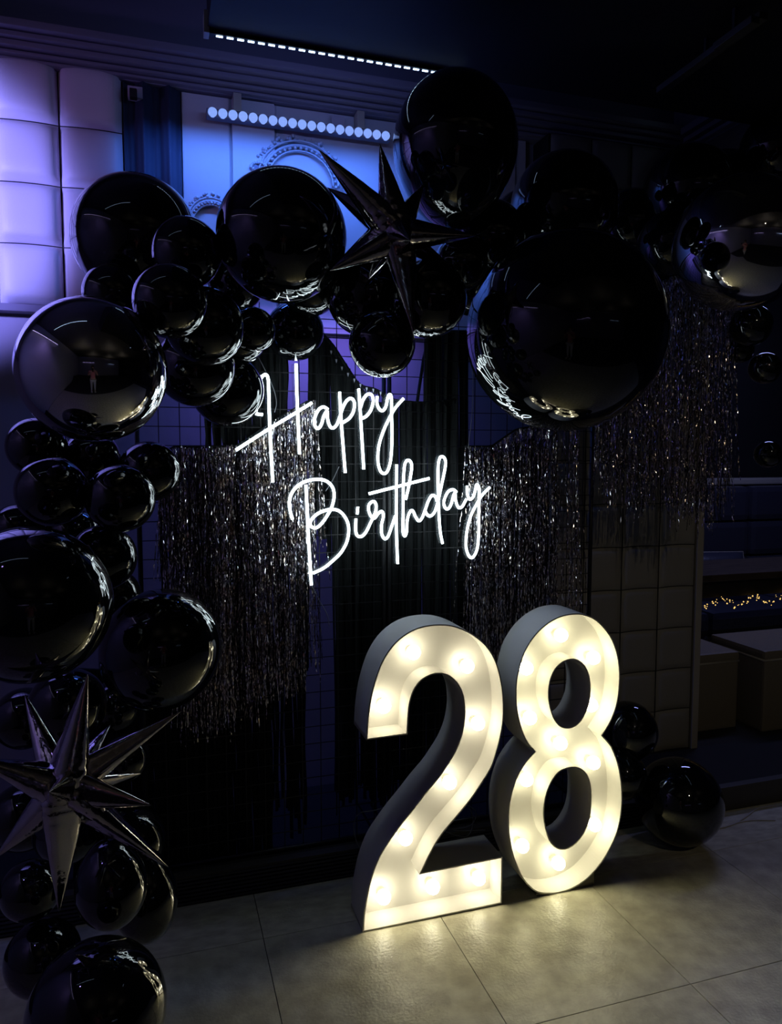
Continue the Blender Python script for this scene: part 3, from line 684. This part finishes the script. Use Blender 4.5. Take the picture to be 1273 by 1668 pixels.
BL = [
 (222,390,103,2.354,'large black balloon high on the left against the purple padded wall'),
 (303,412,58,2.082,'mid-sized black balloon just left of the balloon under the blue light bar'),
 (459,385,107,2.069,'large black balloon in front of the blue lit wall, left of the foil star'),
 (183,478,48,2.198,'small black balloon directly above the left chrome balloon'),
 (277,491,61,1.835,'mid-sized black balloon just right above the left chrome balloon'),
 (334,532,64,1.991,'black balloon right of the left chrome balloon, at its mid height'),
 (318,598,65,2.177,'black balloon right of the left chrome balloon, touching its lower right side'),
 (412,537,37,2.123,'smallest black balloon just above the tall neon letter H'),
 (388,548,46,2.262,'black balloon tucked behind the smallest one above the neon letter H'),
 (385,462,46,2.353,'black balloon tucked in left below the large one in front of the blue wall'),
 (370,635,60,2.376,'dark black balloon hanging left of the hook of the neon letter H'),
 (600,480,70,2.151,'black balloon below the left lower spike of the upper foil star'),
 (622,560,55,1.954,'black balloon above the neon letters pp with the sign mirrored on its underside'),
 (697,487,64,1.967,'black balloon just right of the lowest spike of the upper foil star'),
 (750,430,45,2.272,'small black balloon under the right spike of the upper foil star'),
 (765,480,34,2.403,'little black balloon between the star and the biggest balloon'),
 (505,465,50,2.287,'black balloon half hidden at the lower right of the one before the blue wall'),
 (795,388,62,2.369,'black balloon between the topmost balloon and the biggest balloon'),
 (797,446,40,2.42,'small added filler balloon behind the biggest balloon, blocking a blue reflection'),  # filler added to keep the lit wall out of the biggest balloon's reflection
 (480,540,48,2.396,'dark balloon above the right stem of the neon letter H'),
 (918,338,88,2.349,'large black balloon right of the topmost one, above the biggest balloon'),
 (1120,310,73,2.457,'black balloon left above the right chrome balloon'),
 (1172,318,70,2.59,'dark balloon directly behind the top of the right chrome balloon'),
 (1027,365,56,2.64,'black balloon above the right shoulder of the biggest balloon'),
 (1262,240,55,2.387,'black balloon cut by the right edge above the right chrome balloon'),
 (1090,395,52,2.379,'small black balloon touching the left side of the right chrome balloon'),
 (1068,450,45,2.620,'dark balloon between the biggest balloon and the right tinsel curtain top'),
 (920,541,163,1.950,'biggest black balloon, right of the neon sign, with sign and numbers mirrored'),
 (1222,530,34,2.362,'small black balloon right below the right chrome balloon'),
 (1205,570,22,2.456,'tiny black balloon right of the right tinsel curtain, left of another tiny one'),
 (1245,600,26,2.400,'tiny black balloon at the right edge below the right chrome balloon'),
 (1250,740,22,2.400,'tiny black balloon alone at the right edge beside the dangling strands'),
 (850,360,50,2.640,'dark balloon tucked between the topmost balloon and the one on its right'),
 (243,768,50,2.100,'black balloon below the left chrome balloon, beside the tinsel curtain top'),
 (196,812,56,1.929,'black balloon below the left chrome balloon, second from the tinsel curtain'),
 (168,908,54,2.000,'black balloon half hidden behind the large one at the left edge'),
 (85,800,58,1.969,'black balloon at the left, above the large one at the left edge'),
 (60,728,48,2.070,'small black balloon at the left edge just under the left chrome balloon'),
 (150,745,45,2.150,'small dark balloon directly under the left chrome balloon'),
 (122,872,46,2.24,'dark balloon in the gap above the large one cut by the left edge'),
 (30,862,42,2.26,'dark balloon at the left edge peeking over the large one cut by the edge'),
 (186,968,42,2.27,'dark balloon in the gap between the two large ones at lower left'),
 (190,1150,44,2.33,'dark balloon behind the top right of the lower foil star, under a large balloon'),
 (50,984,129,1.700,'large black balloon cut by the left edge at mid height'),
 (205,1235,38,2.100,'small black balloon behind the upper right spike of the lower foil star'),
 (110,1150,62,2.094,'dark balloon behind the top spike of the lower foil star'),
 (40,1170,50,2.208,'dark balloon at the left edge above the lower foil star'),
 (215,1370,54,2.058,'black balloon behind the lower right spike of the lower foil star'),
 (50,1450,48,1.900,'black balloon at the left edge beside the lowest spike of the lower foil star'),
 (158,1648,111,1.500,'large black balloon cut by the bottom edge in the lower left corner'),
 (70,1560,60,1.900,'dark balloon at the left edge above the lowest large balloon'),
 (110,1350,55,2.145,'dark balloon directly behind the lowest spike of the lower foil star'),
 (40,1330,55,2.275,'dark balloon at the left edge level with the arms of the lower foil star'),
 (130,1255,50,2.307,'dark balloon hidden behind the centre of the lower foil star'),
 (1105,1305,70,2.29,'large dark balloon on the floor right of the number 8'),
 (1022,1190,48,2.40,'dark balloon right of the waist of the number 8, the upper of two'),
 (1012,1262,40,2.34,'dark balloon right of the lower loop of the number 8, the lower of two'),
]
for b in BL: balloon(*b)
balloon(741, 238, 103, 2.2, 'topmost large black balloon, right above the foil star', tail=(.1, .35, -1), el=1.10)
balloon(262, 1058, 97, 2.0, 'large black balloon overlapping the lower left of the tinsel curtain', tail=(-.35, .75, -.9), el=1.08)
balloon(181, 1444, 57, 1.75, 'black balloon right of the lowest spike of the lower foil star, with numbers mirrored', tail=(-.1, .35, 1), el=1.16)
balloon(236, 1462, 52, 1.925, 'black balloon on the floor side right of the one with mirrored numbers', tail=(-.1, .3, 1), el=1.35)
balloon(151, 603, 119, 1.8, 'big dark chrome balloon at the left with the room mirrored in it', True, grp='chrome balloons of the garland')
balloon(1207, 397, 109, 2.064, 'big dark chrome balloon at the right edge above the tinsel', True, grp='chrome balloons of the garland')

# ------------------------------------------------------------------ foil star balloons
def star(cx, cy, Y, tips, r0, label, seed):
    c = at(cx, cy, Y); t = thing('foil_star_balloon', c, label, 'star balloon', None); rnd = random.Random(seed)
    bm = bmesh.new(); bmesh.ops.create_icosphere(bm, subdivisions=3, radius=r0*.92)
    for v in bm.verts: v.co *= 1+.10*noise.noise(v.co*60+Vector((seed, 0, 0)))
    bm_obj('centre_body', bm, M['foil'], t)
    for tx, ty, dy, rs in tips:
        tip = at(tx, ty, Y+dy)-c; ln = tip.length; ax = tip.normalized(); q = ax.to_track_quat('Z', 'Y')
        N, K = 34, 20; vs, fs = [], []; ph = rnd.uniform(0, 6.28)
        for i in range(N+1):
            s = i/N; base = r0*rs*((1-s)**.92)*(1-.25*math.exp(-s*18))
            for k in range(K):
                a = 2*math.pi*k/K
                prof = 1+.30*abs(math.cos((a-ph)*1.0))**6-.10*math.cos(3*(a-ph))
                wr = math.exp(-s*3.2)*.17*noise.noise(Vector((math.cos(a)*3, math.sin(a)*3, s*34+seed*3)))+math.exp(-s*5)*.05*math.sin(s*150)
                rr = base*(prof+wr); v = Vector((rr*math.cos(a), rr*math.sin(a), s*ln)); v.rotate(q); vs.append(v)
        for i in range(N):
            for k in range(K): k2 = (k+1) % K; fs.append((i*K+k, i*K+k2, (i+1)*K+k2, (i+1)*K+k))
        o = pyd('spike', vs, fs, M['foil'], t, True)
star(646, 382, 1.86, [(518,243,-.02,1.0),(618,233,.0,.98),(776,384,-.03,.95),(673,543,-.02,.95),(537,441,-.03,.95),(532,305,.16,.75),(690,300,.16,.7),(668,392,-.17,.85),(600,455,.13,.7),(740,440,.14,.7)], .050,
     'dark mirror foil starburst balloon with long spikes near the top of the garland', 2)
star(105, 1283, 1.60, [(143,1097,.0,1.05),(296,1158,.05,.75),(247,1312,-.05,.95),(275,1413,.0,1.0),(96,1487,-.02,1.1),(-45,1235,-.02,1.05),(-10,1400,.0,1.05),(40,1130,.14,.8),(180,1180,.14,.8),(80,1290,-.16,.9),(230,1260,.12,.7)], .041,
     'dark mirror foil starburst balloon with long spikes low on the left', 5)

# ------------------------------------------------------------------ the photographer, mirrored in the chrome balloons
def skinned(name, joints, edges, m, parent=None, sub=2):
    me = bpy.data.meshes.new(name); me.from_pydata([j[0] for j in joints], edges, []); o = link(name, me, m, parent)
    o.modifiers.new('skin', 'SKIN')
    for i, j in enumerate(joints):
        r = j[1]; me.skin_vertices[0].data[i].radius = r if isinstance(r, tuple) else (r, r)
    me.skin_vertices[0].data[0].use_root = True
    s = o.modifiers.new('sub', 'SUBSURF'); s.levels = s.render_levels = sub
    me.polygons.foreach_set('use_smooth', [True]*len(me.polygons)); return o
def person():
    O = Vector((.04, -.42, 0))
    J = [((0, 0, .95), (.15, .11)), ((0, 0, 1.12), (.125, .09)), ((0, .01, 1.30), (.15, .10)), ((0, 0, 1.43), (.10, .07)), ((0, .01, 1.50), .05), ((0, .03, 1.58), (.072, .085)), ((0, .03, 1.66), (.07, .085)),
         ((-.18, 0, 1.38), .048), ((-.24, .12, 1.18), .040), ((-.09, .36, 1.42), .026), ((.18, 0, 1.38), .048), ((.24, .12, 1.18), .040), ((.09, .36, 1.42), .026),
         ((-.09, 0, .86), .085), ((-.10, .02, .48), .055), ((-.11, -.02, .09), .035), ((-.11, .09, .035), .032), ((.09, 0, .86), .085), ((.10, .02, .48), .055), ((.11, -.02, .09), .035), ((.11, .09, .035), .032)]
    J = [(tuple(Vector(p)+O), r) for p, r in J]
    Ed = [(0, 1), (1, 2), (2, 3), (3, 4), (4, 5), (5, 6), (3, 7), (7, 8), (8, 9), (3, 10), (10, 11), (11, 12), (0, 13), (13, 14), (14, 15), (15, 16), (0, 17), (17, 18), (18, 19), (19, 20)]
    b = skinned('person', J, Ed, M['skin'])
    tag(b, 'person in coral top and white trousers holding up a phone to take the photo', 'person')
    f = 1.13
    def sub(idx, nm, m, grow=.012):
        ids = {v: i for i, v in enumerate(idx)}
        jj = [(J[v][0], tuple(x+grow for x in J[v][1]) if isinstance(J[v][1], tuple) else J[v][1]+grow) for v in idx]
        return skinned(nm, jj, [(ids[a], ids[c]) for a, c in Ed if a in ids and c in ids], m, b)
    sub([0, 1, 2, 3, 7, 8, 10, 11], 'top', M['pink']); sub([0, 13, 14, 15, 17, 18, 19], 'trousers', M['trousers'], .010)
    for s in (-1, 1):
        bm = bmesh.new(); box(bm, (O.x+s*.11-.045, O.y-.06, .0), (O.x+s*.11+.045, O.y+.19, .075), .025); bm_obj('shoe', bm, M['shoe'], b, True)
        px = O.x+s*.075; base = Vector((px, O.y+.385, 1.47))
        for q, (dz, ln) in enumerate(((.035, .07), (.012, .078), (-.012, .073), (-.034, .058))):
            a = base+Vector((-s*-.01, 0, dz-.01)); skinned('finger', [(tuple(a), .0085), (tuple(a+Vector((s*.012, ln*.45, .004))), .008), (tuple(a+Vector((-s*.012, ln*.62, .002))), .0072), (tuple(a+Vector((-s*.030, ln*.60, 0))), .0065)], [(0, 1), (1, 2), (2, 3)], M['skin'], b, 1)
        skinned('palm', [((px+s*.012, O.y+.34, 1.43), (.022, .022)), ((px+s*.004, O.y+.375, 1.46), (.016, .034)), ((px, O.y+.395, 1.47), (.012, .034))], [(0, 1), (1, 2)], M['skin'], b, 1)
        skinned('thumb', [((px, O.y+.365, 1.445), .011), ((px-s*.022, O.y+.375, 1.455), .0095), ((px-s*.04, O.y+.385, 1.475), .008)], [(0, 1), (1, 2)], M['skin'], b, 1)
        bm = bmesh.new(); bmesh.ops.create_uvsphere(bm, u_segments=12, v_segments=8, radius=.012, matrix=Matrix.Translation(O+Vector((s*.03, .112, 1.60)))); bm_obj('eye', bm, M['eye'], b, True)
        bm = bmesh.new(); bmesh.ops.create_uvsphere(bm, u_segments=12, v_segments=8, radius=.02, matrix=Matrix.Translation(O+Vector((s*.073, .02, 1.59)))@Matrix.Diagonal((.4, .8, 1.4, 1))); bm_obj('ear', bm, M['skin'], b, True)
    bm = bmesh.new(); bmesh.ops.create_cone(bm, segments=10, radius1=.015, radius2=.004, depth=.04, matrix=Matrix.Translation(O+Vector((0, .12, 1.575)))); bm_obj('nose', bm, M['skin'], b, True)
    bm = bmesh.new(); bmesh.ops.create_uvsphere(bm, u_segments=12, v_segments=8, radius=.02, matrix=Matrix.Translation(O+Vector((0, .108, 1.535)))@Matrix.Diagonal((1.1, .4, .35, 1))); bm_obj('mouth', bm, M['lip'], b, True)
    bm = bmesh.new(); bmesh.ops.create_uvsphere(bm, u_segments=24, v_segments=16, radius=.1, matrix=Matrix.Translation(O+Vector((0, -.005, 1.63)))@Matrix.Diagonal((.92, 1.0, 1.1, 1)))
    for v in bm.verts:
        if v.co.z < O.z+1.58 and v.co.y < O.y+.03: v.co.z -= .16*(1.58-v.co.z)/.08
    bm_obj('hair', bm, M['hair'], b, True)
    p = box_obj('phone', (-.04, -.022, 1.425), (.04, -.014, 1.585), M['phone'], None, .003)
    tag(p, 'black phone held up by the person taking the photo', 'phone')
person()
